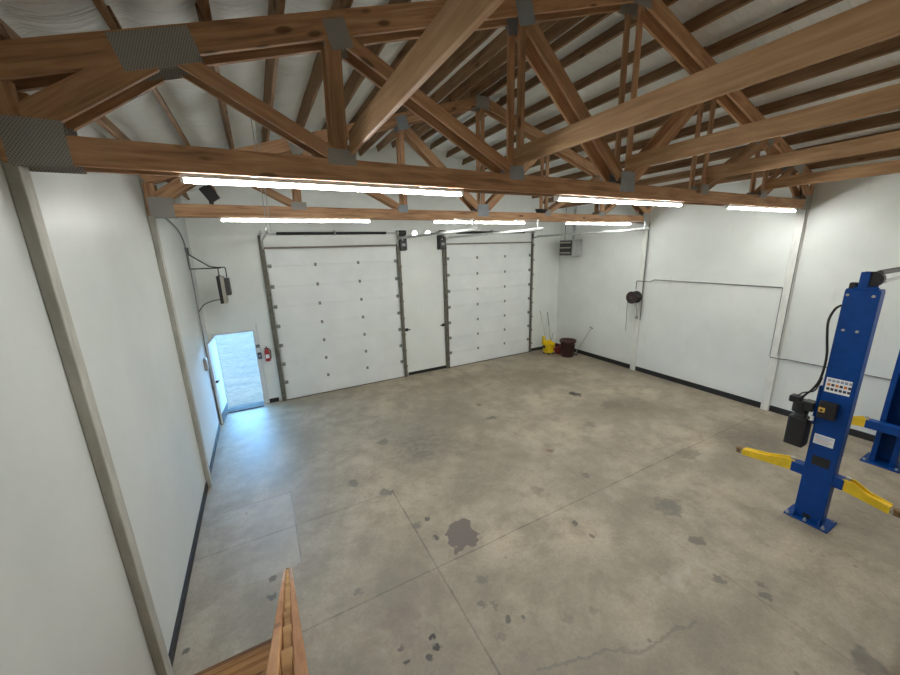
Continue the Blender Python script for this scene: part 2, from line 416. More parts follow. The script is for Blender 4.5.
# posts in the side walls
YT = (3.66, 7.32)
k = 1
for y in YT:
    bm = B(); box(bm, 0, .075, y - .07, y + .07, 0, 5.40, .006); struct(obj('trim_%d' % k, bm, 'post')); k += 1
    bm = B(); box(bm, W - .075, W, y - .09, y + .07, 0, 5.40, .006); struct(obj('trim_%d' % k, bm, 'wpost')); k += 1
# black base boards
def bb(name, segs):
    bm = B()
    for s in segs: box(bm, *s, .003)
    struct(obj(name, bm, 'rubber'))
bb('baseboard_left', [(0, .022, YB, 3.585, 0, .13), (0, .022, 3.735, 7.245, 0, .13), (0, .022, 7.395, 9.95, 0, .11)])
bb('baseboard_right', [(W - .022, W, YB, 3.565, 0, .15), (W - .022, W, 3.735, 7.225, 0, .15), (W - .022, W, 7.395, D, 0, .15)])
bb('baseboard_back', [(5.47, 6.93, D - .022, D, 0, .10), (10.83, W, D - .022, D, 0, .11), (1.15, 1.42, D - .022, D, 0, .12)])
# slim vertical joint covers on the wall panels
k = 5
bm = B(); box(bm, 0, W, D - .012, D, 4.60, 4.66, .003); struct(obj('trim_%d' % k, bm, 'wall')); k += 1
bm = B(); box(bm, 1.12, 1.17, D - .03, D, 0, 2.35, .004); struct(obj('trim_%d' % k, bm, 'offw')); k += 1

# outside the open door
bm = B(); box(bm, -40, 50, D + .25, 90, -.3, -.05); struct(obj('ground', bm, 'gravel'))

# entry door, swung inwards against the left wall
dr = sroot('door_3', (0, 0, 0))
bm = B(); box(bm, DX0 - .06, DX0, D - .02, D + .16, 0, DZ + .06, .004); box(bm, DX1, DX1 + .06, D - .02, D + .16, 0, DZ + .06, .004); box(bm, DX0, DX1, D - .02, D + .16, DZ, DZ + .06, .004)
obj('door_frame', bm, 'offw', dr)
bm = B(); box(bm, DX0 + .01, DX1 - .01, D - .20, D + .2, 0, .025, .006); obj('threshold', bm, 'sill', dr)
leaf = bpy.data.objects.new('door_leaf_pivot', None)
bm = B(); box(bm, 0, .85, -.045, 0, .02, 2.10, .004)
for (a, b, c, d) in ((.12, .73, .25, .95), (.12, .73, 1.15, 1.95)): box(bm, a, b, -.052, .004, c, d, .006)
lm = Matrix.Translation((.15, D - .03, 0)) @ Matrix.Rotation(math.radians(-95), 4, 'Z')
lf = obj('door_leaf', bm, 'offw', dr, lm)
bm = B(); box(bm, .01, .84, 0, .006, .03, .28, .002); obj('kick_plate', bm, 'dark', lf)
bm = B(); cyl(bm, (.79, .006, 1.13), (.79, .06, 1.13), .028); cyl(bm, (.79, .06, 1.13), (.68, .065, 1.13), .012); obj('door_handle', bm, 'black', lf)
bm = B(); box(bm, .76, .82, 0, .008, .93, 1.06, .003); obj('lock_plate', bm, 'white', lf)

# overhead doors
def garage_door(idx, x0, x1, spring):
    r = sroot('door_%d' % idx, (0, 0, 0)); top = 4.30; hs = .551; yf = D - .06
    for i in range(8):
        z0, z1 = i * hs + (.015 if i == 0 else .001), (i + 1) * hs - .001 if i < 7 else top
        bm = B(); prism(bm, [(yf, z0 + .007), (yf, z1 - .007), (yf + .006, z1), (yf + .05, z1), (yf + .05, z0), (yf + .006, z0)], 'x', x0, x1)
        obj('door_panel', bm, 'garage', r)
    cols = [x0 + (x1 - x0) * t for t in (.333, .667)]
    for i in range(1, 8):
        z = i * hs
        for x in cols:
            bm = B(); box(bm, x - .035, x + .035, yf - .012, yf + .001, z - .045, z + .045, .004); cyl(bm, (x - .03, yf - .014, z), (x + .03, yf - .014, z), .010, 8)
            obj('hinge', bm, 'hinge', r)
        for x, s in ((x0, 1), (x1, -1)):
            bm = B(); box(bm, min(x, x + s * .09), max(x, x + s * .09), yf - .02, yf + .001, z - .05, z + .05, .004); cyl(bm, (x - s * .07, yf - .03, z), (x + s * .06, yf - .03, z), .013, 8)
            obj('roller_bracket', bm, 'hinge', r)
    for x, s in ((x0, -1), (x1, 1)):     # vertical track with its angle bracket
        bm = B(); a, b = sorted((x + s * .025, x + s * .075)); box(bm, a, b, yf - .06, yf - .015, 0.0, 4.34, .004)
        a, b = sorted((x + s * .075, x + s * .14)); box(bm, a, b, yf - .012, yf + .058, 0.0, 4.66, .004)
        for j in range(8):
            z = .35 + j * .55; a, b = sorted((x + s * .02, x + s * .14)); box(bm, a, b, yf - .068, yf - .012, z, z + .05, .003)
        obj('vertical_track', bm, 'track', r)
        pts = [(x + s * .05, yf - .04, 4.30), (x + s * .05, yf - .05, 4.40), (x + s * .05, yf - .10, 4.48), (x + s * .05, yf - .20, 4.52), (x + s * .05, yf - .4, 4.525), (x + s * .05, 6.25, 4.525)]
        bm = B(); tube(bm, pts, .024, 8)
        box(bm, x + s * .05 - .012, x + s * .05 + .012, 6.2, yf - .3, 4.53, 4.57)
        obj('horizontal_track', bm, 'galv', r)
        zz = rz(x) + .1 if (idx == 1 and s < 0) else None
        bm = B()
        if zz is None:
            box(bm, x + s * .05 - .018, x + s * .05 + .018, 6.36, 6.40, 4.54, 4.74, .003); tube(bm, [(x + s * .05, 6.38, 4.73), (x + s * .05, 7.19, 4.80)], .010, 6)
        else:
          for yy in (6.28, 6.42): tube(bm, [(x + s * .05 + (yy - 6.28) * .4, yy, 4.50), (x + s * .05 + (yy - 6.28) * .4, yy, zz)], .007, 6)
        obj('track_hanger', bm, 'galv', r)
    bm = B(); box(bm, x0 - .05, x1 + .05, yf - .02, yf + .058, 4.31, 4.36, .005); obj('top_seal', bm, 'seal', r)
    bm = B(); box(bm, x0, x1, yf - .004, yf + .055, 0, .016, .003); obj('bottom_seal', bm, 'rubber', r)
    bm = B(); tube(bm, [(x0 - .12, yf - .08, 4.70), (x1 + .12, yf - .08, 4.70)], .013, 8); obj('torsion_shaft', bm, 'galv', r)
    bm = B()
    n = 420; a0, a1 = spring; pts = []
    cyl(bm, (a0, yf - .08, 4.70), (a1, yf - .08, 4.70), .034, 12)
    for q in range(46):
        x = a0 + (a1 - a0) * (q + .5) / 46; cyl(bm, (x - .018, yf - .08, 4.70), (x + .018, yf - .08, 4.70), .041, 12)
    obj('torsion_spring', bm, 'black', r)
    for x in (x0 - .06, (x0 + x1) / 2, x1 + .06):
        bm = B(); box(bm, x - .012, x + .012, yf - .11, yf + .058, 4.64, 4.78, .003); cyl(bm, (x - .02, yf - .08, 4.70), (x + .02, yf - .08, 4.70), .055, 14); obj('bearing_bracket', bm, 'galv', r)
    return r
G1 = (1.64, 5.28); G2 = (7.06, 10.68)
garage_door(1, *G1, (1.95, 4.97)); garage_door(2, *G2, (7.4, 10.3))
# slide locks / chain keepers between the doors
def lock(x, label):
    t = thing('slide_latch', label, 'latch', (x, D, 1.60), 'latches beside the overhead doors')
    bm = B(); box(bm, -.05, .05, -.03, 0, -.05, .05, .004); obj('mounting_plate', bm, 'black', t)
    bm = B(); cyl(bm, (-.13, -.04, 0), (.12, -.04, 0), .018, 10); obj('bolt', bm, 'black', t)
lock(5.50, 'black slide latch on white wall right of the left overhead door')
lock(6.86, 'black slide latch on white wall left of the right overhead door')
# jackshaft openers
def opener(x, label):
    t = thing('door_opener', label, 'door opener', (x, D, 4.18), 'black door openers beside the overhead doors')
    bm = B(); box(bm, -.11, .11, -.20, -.03, .0, .40, .02, 2); obj('motor_housing', bm, 'black', t)
    bm = B(); box(bm, -.13, .13, -.03, 0, -.02, .56, .004); obj('mounting_bracket', bm, 'black', t)
    bm = B(); cyl(bm, (-.10, -.14, .52), (.10, -.14, .52), .075, 18); obj('drive_drum', bm, 'black', t)
    bm = B(); box(bm, -.06, .05, -.205, -.2, .12, .2, .003); obj('panel_label', bm, 'grey', t)
    bm = B(); cyl(bm, (-.03, -.207, .31), (-.03, -.198, .31), .016, 10); obj('indicator', bm, 'white', t)
opener(5.50, 'black wall opener at top right of the left overhead door')
opener(6.87, 'black wall opener at top left of the right overhead door')
# twin flood lamps between the openers
t = thing('twin_flood_lamp', 'lit twin lamp heads on the wall between the two door openers', 'lamp', (6.12, D, 4.66))
bm = B(); box(bm, -.10, .10, -.06, .004, -.09, .07, .008); obj('lamp_base', bm, 'offw', t)
for x in (-.23, .22):
    bm = B(); cyl(bm, (x * .3, -.05, 0), (x, -.10, .03), .012, 8); cyl(bm, (x, -.06, .03), (x, -.17, .02), .05, 16, .085); h = obj('lamp_head', bm, 'offw', t)
    bm = B(); cyl(bm, (x, -.172, .02), (x, -.185, .018), .08, 20); obj('lens', bm, 'flood', h)
# wall fittings right of the entry door
def plate_box(name, label, cat, x, z, w, h, mat, d=.05, inner=None):
    t = thing(name, label, cat, (x, D, z))
    bm = B(); box(bm, -w / 2, w / 2, -d, 0, -h / 2, h / 2, .006); obj('housing', bm, mat, t)
    bm = B(); box(bm, -w / 4, w / 4, -d - .012, -d + .001, -h / 5, h / 5, .003); obj('button' if cat == 'switch' else 'rocker', bm, inner or 'grey', t)
plate_box('door_control', 'small black control box topmost right of the entry door', 'switch', 1.10, 1.72, .09, .08, 'black', .065)
plate_box('light_switch', 'grey light switch just below the small black control box', 'light switch', 1.11, 1.44, .10, .18, 'dark', .062, 'pale')
t = thing('fire_extinguisher', 'red fire extinguisher hung on wall beside the entry door', 'fire extinguisher', (1.30, D, 1.27))
bm = B(); lathe(bm, [(.0, 0), (.06, 0), (.066, .02), (.066, .26), (.055, .31), (.024, .335), (.022, .37), (0, .37)], 18, (0, -.08, 0)); obj('cylinder', bm, 'red', t, smooth=True)
bm = B(); box(bm, -.015, .015, -.14, -.04, .37, .40, .003); box(bm, -.012, .012, -.16, -.05, .41, .425, .003); obj('handle', bm, 'black', t)
bm = B(); tube(bm, curve_pts([(.02, -.08, .36), (.09, -.09, .30), (.085, -.1, .12), (.08, -.1, .06)]), .012, 8); obj('hose', bm, 'black', t)
bm = B(); box(bm, -.05, .05, -.02, .004, .02, .36, .003); obj('wall_hook', bm, 'dark', t)
bm = B(); box(bm, -.045, .045, -.15, -.14, .09, .2, .003); obj('paper_label', bm, 'white', t)

# ------------------------------------------------------------------ roof trusses (two pairs)
TH = .038
def tz(x): return EZ - .012 + SL * (x if x < RIDGE else W - x)      # top edge of the top chord
def make_truss():
    t = thing('roof_truss', 'x', 'roof truss', (0, 0, 0), 'timber roof trusses')
    cb, ct = 4.785, 4.975; cm = (cb + ct) / 2
    member('bottom_chord', 'truss', (.02, cm), (W - .02, cm), ct - cb, TH, t)
    for s in (0, 1):
        f = (lambda x: x) if s == 0 else (lambda x: W - x)
        c = math.cos(math.atan(SL)); dep = .19; off = dep / 2 / c
        p0, p1 = (.03, tz(.03) - off), (RIDGE, tz(RIDGE) - off)
        bm = B()                          # top chord, plumb cut at the ridge
        ang = math.atan2(p1[1] - p0[1], p1[0] - p0[0]); L = math.hypot(p1[0] - p0[0], p1[1] - p0[1]); q = math.tan(ang) * dep / 2
        prism(bm, [(-q, dep / 2), (L - q - .001, dep / 2), (L + q - .001, -dep / 2), (q, -dep / 2)], 'y', 0, TH)
        if s == 0: mw = Matrix.Translation((p0[0], 0, p0[1])) @ Matrix.Rotation(-ang, 4, 'Y')
        else: mw = Matrix.Translation((W - p0[0], TH, p0[1])) @ Matrix.Rotation(math.pi, 4, 'Z') @ Matrix.Rotation(-ang, 4, 'Y')
        obj('top_chord', bm, 'truss', t, mw)
        def web(a, b, dep, shr0=0, shr1=0):
            member('web', 'truss', (f(a[0]), a[1]), (f(b[0]), b[1]), dep, TH - .002, t, .001)
        web((.10, ct), (.10, tz(.1) - .2), .14)
        web((.16, 5.03), (.90, 5.535), .18)
        web((1.08, 5.565), (2.10, 5.02), .11)
        web((2.18, ct), (2.20, tz(2.2) - .2), .13)
        web((2.33, 5.92), (4.08, 5.03), .115)
        web((4.22, ct), (4.22, tz(4.22) - .2), .09)
        web((4.30, 6.50), (5.97, 5.06), .16)
        def plate(x, z, w, h, ang=0, mat='plate'):
            for yy in (-.003, TH + .0005):
                bm = B(); box(bm, -w / 2, w / 2, 0, .0025, -h / 2, h / 2)
                obj('nail_plate', bm, mat, t, Matrix.Translation((f(x), yy, z)) @ Matrix.Rotation(-ang if s == 0 else ang, 4, 'Y'))
        plate(.205, 4.915, .31, .29)
        plate(.96, 5.595, .50, .225, .30)
        plate(2.19, 4.99, .25, .13)
        plate(2.25, 5.95, .19, .22, .30)
        plate(4.17, 4.99, .20, .15, 0, 'plateb' if s == 0 else 'plate')
        plate(4.25, 6.57, .22, .24, .30, 'plateb')
        if s == 0:
            plate(RIDGE, 5.0, .30, .26, 0, 'plateb'); plate(RIDGE, tz(RIDGE) - .14, .34, .24, 0, 'plate')
            member('web', 'truss', (RIDGE, ct), (RIDGE, tz(RIDGE) - .22), .09, TH - .002, t, .001)
    return t
proto = make_truss()
lbl = {(0, 0): 'nearest timber roof truss, on the front face of the nearer posts', (0, 1): 'timber roof truss just behind the nearest one, bolted to the same posts',
       (1, 0): 'front timber truss of the far pair, before the garage doors', (1, 1): 'rearmost timber roof truss, last one before the garage door wall'}
first = True
for i, y in enumerate(YT):
    for j, yy in enumerate((y - .07 - TH - .004, y + .074)):
        o = proto if first else copy_tree(proto)
        first = False
        o.location = (0, yy, 0); o['label'] = lbl[(i, j)]

# purlins
ORD = ['lowest', 'second', 'third', 'fourth', 'fifth', 'sixth', 'seventh', 'eighth', 'ninth', 'tenth', 'eleventh', 'topmost']
BAYS = [(-3.5, 3.655, 'in the roof bay nearest the camera'), (3.665, 7.315, 'in the middle bay between truss pairs'), (7.325, D - .03, 'in the far bay over the garage doors')]
ang = math.atan(SL)
SKIP = set()
protos = {}
for s in (0, 1):
    for bi, (y0, y1, bl) in enumerate(BAYS):
        for k, d in enumerate(PURR if s else PUR):
            if (s, bi, k) in SKIP: continue
            L = y1 - y0
            if bi not in protos:
                bm = B(); box(bm, 0, L, -.021, .021, 0, PURH, .003)
                o = obj('purlin', bm, 'purlin'); protos[bi] = o
            else:
                o = protos[bi].copy(); COL.objects.link(o)
            x = d if s == 0 else W - d
            jit = random.uniform(-.012, .012)
            tilt = -ang if s == 0 else ang
            o.matrix_world = Matrix.Translation((x + jit, y0, EZ - .006 + SL * (d + (jit if s == 0 else -jit)))) @ Matrix.Rotation(tilt, 4, 'Y') @ Matrix.Rotation(math.pi / 2, 4, 'Z')
            tag(o, '%s purlin up the %s roof slope, %s' % (ORD[k] if k < len(PURR if s else PUR) - 1 else 'topmost', 'left' if s == 0 else 'right', bl), 'purlin', 'roof purlins')

# long braces laid from truss to truss towards the camera
for (x, z, lab) in ((2.28, 5.02, 'big pale timber brace running overhead towards the camera, leftmost of five'),
                    (4.13, 5.055, 'second long timber brace from the left, running forward above the truss chord'),
                    (6.03, 5.13, 'middle of five long timber braces running forward from the nearest truss'),
                    (8.03, 5.13, 'fourth long timber brace from the left, running forward from the nearest truss'),
                    (10.1, 5.08, 'rightmost long timber brace, lowest in view along the right roof slope')):
    bm = B(); box(bm, 0, 3.546 + 2.5, -TH / 2, TH / 2, 0, .185, .004)
    o = obj('long_brace', bm, 'joist', None, Matrix.Translation((x, -2.5, z)) @ Matrix.Rotation(math.pi / 2, 4, 'Z'))
    tag(o, lab, 'brace', 'long timber braces')

# ------------------------------------------------------------------ lights
def strip(x0, x1, y, lab):
    t = thing('strip_light', lab, 'strip light', ((x0 + x1) / 2, y, 4.784), 'strip lights under the trusses'); h = (x1 - x0) / 2
    bm = B(); prism(bm, [(-.055, 0), (.055, 0), (.04, -.026), (-.04, -.026)], 'x', -h, h); obj('housing', bm, 'white', t)
    bm = B(); prism(bm, [(.032 * math.cos(a), -.027 + .034 * math.sin(a)) for a in [math.pi + math.pi * k / 6 for k in range(7)]], 'x', -h + .02, h - .02); obj('led_tube', bm, 'tube', t)
    for q in (-.6, .6):
        bm = B(); box(bm, q * h - .02, q * h + .02, -.11, .11, -.002, .001); obj('mounting_strap', bm, 'galv', t)
    for s in (-1, 1):
        bm = B(); box(bm, s * h - .012, s * h + .012, -.042, .042, -.063, 0, .003); obj('end_cap', bm, 'white', t)
for x0, x1, lab in ((.95, 3.48, 'long strip light under the near truss, leftmost and brightest'), (4.90, 7.58, 'strip light under the near truss, between its left and right neighbours'), (9.0, 11.72, 'rightmost strip light under the near truss beside right wall')):
    strip(x0, x1, 3.66, lab)
for x0, x1, lab in ((.95, 3.48, 'strip light under far truss above the left garage door'), (4.88, 7.38, 'strip light under far truss between the two garage doors'), (8.77, 11.40, 'strip light under far truss near the corner heater')):
    strip(x0, x1, 7.32, lab)
def area(name, loc, rot, sx, sy, power, col=(1, .985, .94)):
    l = bpy.data.lights.new(name, 'AREA'); l.shape = 'RECTANGLE'; l.size = sx; l.size_y = sy; l.energy = power; l.color = col
    o = bpy.data.objects.new(name, l); COL.objects.link(o); o.location = loc; o.rotation_euler = rot; return o
AP = 40
for x, k in ((2.2, .4), (6.2, 1.0), (10.3, 1.4)):
    area('strip_lamp_behind', (x, -.25, 4.70), (0, 0, 0), 2.5, .08, AP * k); area('strip_lamp_behind', (x, -2.6, 4.70), (0, 0, 0), 2.5, .08, AP * .7 * k)

# ------------------------------------------------------------------ left wall fittings
t = thing('hanging_box_fixture', 'black and silver box hung from swing bracket on the left wall', 'wall fixture', (0, 10.2, 3.87))
bm = B(); box(bm, 0, .03, -.05, .05, 0, .45, .004); prism(bm, [(-.12, .50), (.12, .50), (.04, .36), (-.04, .36)], 'x', 0, .05); obj('wall_bracket', bm, 'black', t)
bm = B(); tube(bm, [(.02, 0, .36), (.40, -.05, .06), (.58, -.08, .03)], .014, 8); tube(bm, [(.02, 0, .02), (.62, -.08, .02)], .014, 8); obj('swing_arm', bm, 'black', t)
bm = B(); tube(bm, curve_pts([(.56, -.08, -.18), (.56, -.08, .0), (.58, -.08, .03), (.68, -.08, .03), (.71, -.08, .0), (.71, -.08, -.2)]), .012, 8); obj('hanger_loop', bm, 'black', t)
bm = B(); box(bm, .51, .58, -.30, .16, -.80, -.16, .006); obj('back_panel', bm, 'black', t)
bm = B(); box(bm, .58, .65, -.30, .16, -.80, -.17, .006); obj('side_panel', bm, 'silver', t)
bm = B(); box(bm, .65, .75, -.24, .10, -.62, -.22, .01); obj('motor_cover', bm, 'dark', t)
bm = B(); tube(bm, curve_pts([(.53, -.05, -.72), (.36, 0, -.74), (.15, .02, -.82), (.015, .0, -.98)]), .011, 8); obj('power_cable', bm, 'dark', t)
bm = B(); tube(bm, curve_pts([(.03, 7.6, 4.86), (.03, 8.6, 4.85), (.03, 9.5, 4.72), (.03, 9.95, 4.5), (.03, 10.08, 4.2), (.03, 10.12, 3.9)], 8) + [Vector((.03, 10.05, 2.6)), Vector((.03, 9.95, 1.0))], .014, 8)
o = obj('wall_conduit', bm, 'conduit'); tag(o, 'thin grey conduit dropping down the left wall past the swing bracket', 'conduit')
t = thing('junction_box', 'small grey electrical box on left wall near the open door', 'electrical box', (0, 9.62, 1.75))
bm = B(); box(bm, 0, .06, -.09, .09, -.14, .14, .006); obj('housing', bm, 'grey', t)
bm = B(); box(bm, .06, .068, -.075, .075, -.12, .12, .003); obj('cover', bm, 'silver', t)

t = thing('flood_light', 'black square flood light on the left end of the far truss', 'flood light', (.87, 7.19, 4.977))
bm = B(); box(bm, -.03, .03, -.03, .06, 0, .05, .004); obj('bracket', bm, 'dark', t)
bm = B(); box(bm, -.085, .085, -.06, .06, -.12, .12, .012, 2); obj('lamp_housing', bm, 'black', t, Matrix.Translation((0, -.02, .155)) @ Matrix.Rotation(math.radians(-32), 4, 'Y'))
bm = B()
for q in range(3):
    r0 = .10 + q * .012; ring = [(r0 * math.cos(a) * 1.5, r0 * math.sin(a) * .35, .02 + q * .028) for a in [2 * math.pi * k / 20 for k in range(21)]]; tube(bm, ring, .016, 6)
o = obj('cable_coil', bm, 'black', None, Matrix.Translation((7.85, 7.23, 4.978))); tag(o, 'black coil of cable lying on the far truss chord above right door', 'cable coil')
# ------------------------------------------------------------------ right wall fittings
XR = W
t = thing('hose_reel', 'dark maroon hose reel mounted on the far right wall post', 'hose reel', (W - .075, 7.36, 2.49))
bm = B(); box(bm, -.04, 0, -.08, .08, -.16, .16, .004); obj('wall_plate', bm, 'black', t)
bm = B(); cyl(bm, (-.30, 0, 0), (-.285, 0, 0), .195, 24); cyl(bm, (-.06, 0, 0), (-.045, 0, 0), .195, 24); obj('side_disc', bm, 'reel', t)
bm = B()
for q in range(6):
    x = -.265 + q * .037
    for r0 in (.165, .13):
        ring = [(x, r0 * math.cos(a), r0 * math.sin(a)) for a in [2 * math.pi * k / 24 for k in range(25)]]
        tube(bm, ring, .018, 6)
obj('coiled_hose', bm, 'black', t)
bm = B(); cyl(bm, (-.31, 0, 0), (-.04, 0, 0), .05, 14); obj('hub', bm, 'dark', t)
bm = B(); tube(bm, curve_pts([(-.17, .20, -.05), (-.14, .24, -.4), (-.10, .25, -.8), (-.09, .25, -1.15)]), .013, 8); obj('hose_end', bm, 'grey', t)
bm = B(); tube(bm, curve_pts([(-.12, -.05, -.2), (-.06, -.06, -.4), (-.03, -.06, -.62)]), .012, 8); box(bm, -.06, -.005, -.10, -.02, -.72, -.62, .004); obj('feed_pipe', bm, 'grey', t)
XC = W - .02
bm = B(); tube(bm, [(XC - .08, 7.42, 2.72), (XC - .08, 7.42, 2.98), (XC - .08, 7.40, 3.0), (XC - .08, 6.98, 3.0), (XC, 6.88, 3.06), (XC, 6.83, 3.06), (XC, 3.77, 3.06), (XC - .004, 3.75, 3.04), (XC - .004, 3.75, 1.40), (XC, 3.745, 1.38), (XC - .08, 3.71, 1.38), (XC - .08, 3.50, 1.38), (XC, 3.44, 1.38), (XC, -2.0, 1.38)], .013, 8)
o = obj('air_line_pipe', bm, 'conduit'); tag(o, 'grey pipe running along right wall from hose reel, dropping behind the lift', 'pipe')
bm = B(); tube(bm, [(XC - .03, 7.21, 4.78), (XC - .03, 7.21, 1.75)], .014, 8)
o = obj('wall_conduit', bm, 'conduit'); tag(o, 'vertical grey conduit on far right wall post beside the hose reel', 'conduit')
bm = B(); tube(bm, [(XC - .064, 3.585, 5.3), (XC - .064, 3.585, 1.45)], .010, 8)
o = obj('wall_conduit', bm, 'conduit'); tag(o, 'vertical grey conduit on the nearer right wall post, left of the lift', 'conduit')
t = thing('unit_heater', 'grey hanging unit heater with black louvres in the far right corner', 'heater', (11.98, 10.10, 3.80))
bm = B(); box(bm, -.30, .15, -.33, .33, 0, .58, .015, 2); obj('cabinet', bm, 'grey', t)
bm = B(); box(bm, -.315, -.30, -.28, .30, .04, .54, .004); obj('grille_frame', bm, 'black', t)
for q in range(5):
    bm = B(); z = .09 + q * .092; prism(bm, [(-.34, z), (-.318, z + .05), (-.312, z + .045), (-.334, z - .005)], 'y', -.25, .27); obj('louvre', bm, 'dark' if q % 2 else 'silver', t)
for y in (-.22, .25):
    bm = B(); tube(bm, [(-.12, y, .58), (-.12, y, rz(11.86) - 3.80 - .012)], .010, 6); obj('hanger_rod', bm, 'dark', t)
bm = B(); tube(bm, [(.06, .0, .58), (.06, .0, rz(12.04) - 3.80 - .02)], .045, 12); obj('flue_pipe', bm, 'galv', t)

# ------------------------------------------------------------------ cleaning things in the far corner
t = thing('mop_bucket', 'yellow mop bucket with wringer in the far right corner', 'mop bucket', (11.20, 10.30, 0))
bm = B(); lathe(bm, [(.0, .07), (.19, .07), (.21, .10), (.245, .40), (.255, .41), (.255, .43), (.235, .43), (.20, .12), (0, .12)], 24); obj('bucket', bm, 'yellowp', t, smooth=True)
bm = B(); box(bm, -.20, .20, .02, .20, .36, .52, .02, 2); box(bm, -.22, -.16, .03, .17, .50, .72, .01); obj('wringer', bm, 'yellowp', t)
bm = B(); box(bm, -.27, -.20, -.05, .05, .28, .38, .006); obj('wringer_latch', bm, 'black', t)
bm = B(); tube(bm, [(.21, .1, .45), (.26, .05, .8), (.26, .0, .82)], .013, 8); obj('wringer_handle', bm, 'grey', t)
for x, y in ((-.13, -.13), (.13, -.13), (-.13, .13), (.13, .13)):
    bm = B(); cyl(bm, (x - .015, y, .035), (x + .015, y, .035), .035, 14); cyl(bm, (x, y, .035), (x, y, .09), .014, 8); obj('caster', bm, 'dark', t)
bm = B(); box(bm, .04, .13, -.262, -.22, .18, .27, .004); obj('warning_mark', bm, 'red', t)
def handle(name, lab, cat, p0, p1, r, head):
    t = thing(name, lab, cat, p0); d = Vector(p1) - Vector(p0)
    bm = B(); tube(bm, [(0, 0, 0), tuple(d)], r, 8); obj('handle', bm, 'stick', t); return t, d
t, d = handle('mop', 'mop standing in the yellow bucket, left of two handles', 'mop', (11.20, 10.36, .15), (11.21, 10.86, 1.66), .016, 0)
bm = B(); lathe(bm, [(0, 0), (.06, 0), (.08, .05), (.05, .14), (.02, .18), (0, .18)], 12); obj('mop_head', bm, 'offw', t)
t, d = handle('squeegee', 'grey pole tool in the yellow bucket, right of the mop', 'pole', (11.36, 10.30, .15), (11.58, 10.84, 1.56), .016, 0)
bm = B(); tube(bm, [tuple(d * .62), tuple(d)], .022, 8); obj('grip', bm, 'grey', t)
bm = B(); box(bm, -.05, .05, -.02, .02, -.02, .05, .004); obj('blade', bm, 'dark', t)
t = thing('trash_can', 'dark maroon plastic trash can beside the yellow mop bucket', 'trash can', (11.56, 9.66, 0))
bm = B(); lathe(bm, [(0, 0), (.22, 0), (.235, .015), (.275, .56), (.305, .57), (.31, .64), (.295, .66), (.275, .655), (.265, .6), (.215, .03), (0, .03)], 28); obj('can_body', bm, 'maroon', t, smooth=True)
for s in (-1, 1):
    bm = B(); box(bm, -.06, .06, s * .30 - .03, s * .30 + .03, .50, .56, .01); obj('grip', bm, 'maroon', t)
t = thing('fuel_can', 'small red fuel can between yellow bucket and maroon trash can', 'fuel can', (11.58, 10.12, 0))
bm = B(); box(bm, -.13, .13, -.09, .09, 0, .28, .03, 3); obj('body', bm, 'dullred', t)
bm = B(); tube(bm, curve_pts([(-.08, 0, .27), (-.07, 0, .34), (.03, 0, .34), (.05, 0, .27)]), .014, 8); obj('handle', bm, 'dullred', t)
bm = B(); cyl(bm, (.09, 0, .27), (.11, 0, .36), .022, 10); obj('spout', bm, 'offw', t)
t = thing('push_broom', 'thin grey tool leaning against the right wall beside trash can', 'broom', (11.93, 9.62, 0))
bm = B(); tube(bm, [(0, 0, .03), (.255, -.50, 1.14)], .012, 8); obj('handle', bm, 'stick', t)
bm = B(); box(bm, -.03, .03, -.12, .12, 0, .05, .006); obj('head', bm, 'dark', t)
bm = B(); tube(bm, [(.25, -.57, 1.12), (.25, -.42, 1.16)], .014, 8); obj('grip', bm, 'dark', t)

# ------------------------------------------------------------------ two-post vehicle lift
def cchannel(bm, x0, x1, y0, y1, z0, z1, th, lip, face):
    """column section open on the side away from `face`"""
    if face < 0: box(bm, x0, x0 + th, y0, y1, z0, z1, .004); a, b = x0 + th, x1; lx = (x1 - th, x1)
    else: box(bm, x1 - th, x1, y0, y1, z0, z1, .004); a, b = x0, x1 - th; lx = (x0, x0 + th)
    box(bm, a, b, y0, y0 + th, z0, z1, .003); box(bm, a, b, y1 - th, y1, z0, z1, .003)
    box(bm, lx[0], lx[1], y0 + th, y0 + lip, z0, z1, .002); box(bm, lx[0], lx[1], y1 - lip, y1 - th, z0, z1, .002)
lift = thing('vehicle_lift_column', 'blue lift column with black power unit and stickers, nearer of two', 'vehicle lift', (8.20, 1.57, 0))
H = 3.48
bm = B(); cchannel(bm, 0, .17, -.165, .155, .02, H, .014, .06, -1); obj('column', bm, 'blue', lift)
bm = B(); box(bm, -.09, .30, -.26, .24, 0, .022, .008)
prism(bm, [(-.09, .02), (0, .02), (0, .12)], 'y', -.15, -.138); prism(bm, [(-.09, .02), (0, .02), (0, .12)], 'y', .138, .15)
obj('base_plate', bm, 'blue', lift)
for x, y in ((-.06, -.2), (-.06, .2), (-.06, 0), (.26, -.22), (.26, .2)):
    bm = B(); cyl(bm, (x, y, .02), (x, y, .05), .022, 6); cyl(bm, (x, y, .05), (x, y, .075), .011, 8); obj('anchor_bolt', bm, 'galv', lift)
bm = B(); box(bm, .0, .17, -.16, .15, H, H + .02, .004); box(bm, .02, .04, -.035, .055, H + .02, H + .24, .01); box(bm, .14, .16, -.10, .055, H + .02, H + .24, .01); box(bm, .0, .02, -.14, .10, H + .02, H + .05, .004); obj('top_bracket', bm, 'blue', lift)
bm = B(); cyl(bm, (.045, -.055, H + .15), (.135, -.055, H + .15), .095, 20); box(bm, .0, .10, .07, .13, H + .02, H + .10, .008); obj('cable_sheave', bm, 'black', lift)
bm = B(); tube(bm, curve_pts([(.10, -.09, H + .23), (.9, -.10, H + .235), (2.0, -.10, H + .225), (2.96, -.08, H + .20)]), .034, 8); obj('overhead_hose', bm, 'dark', lift)
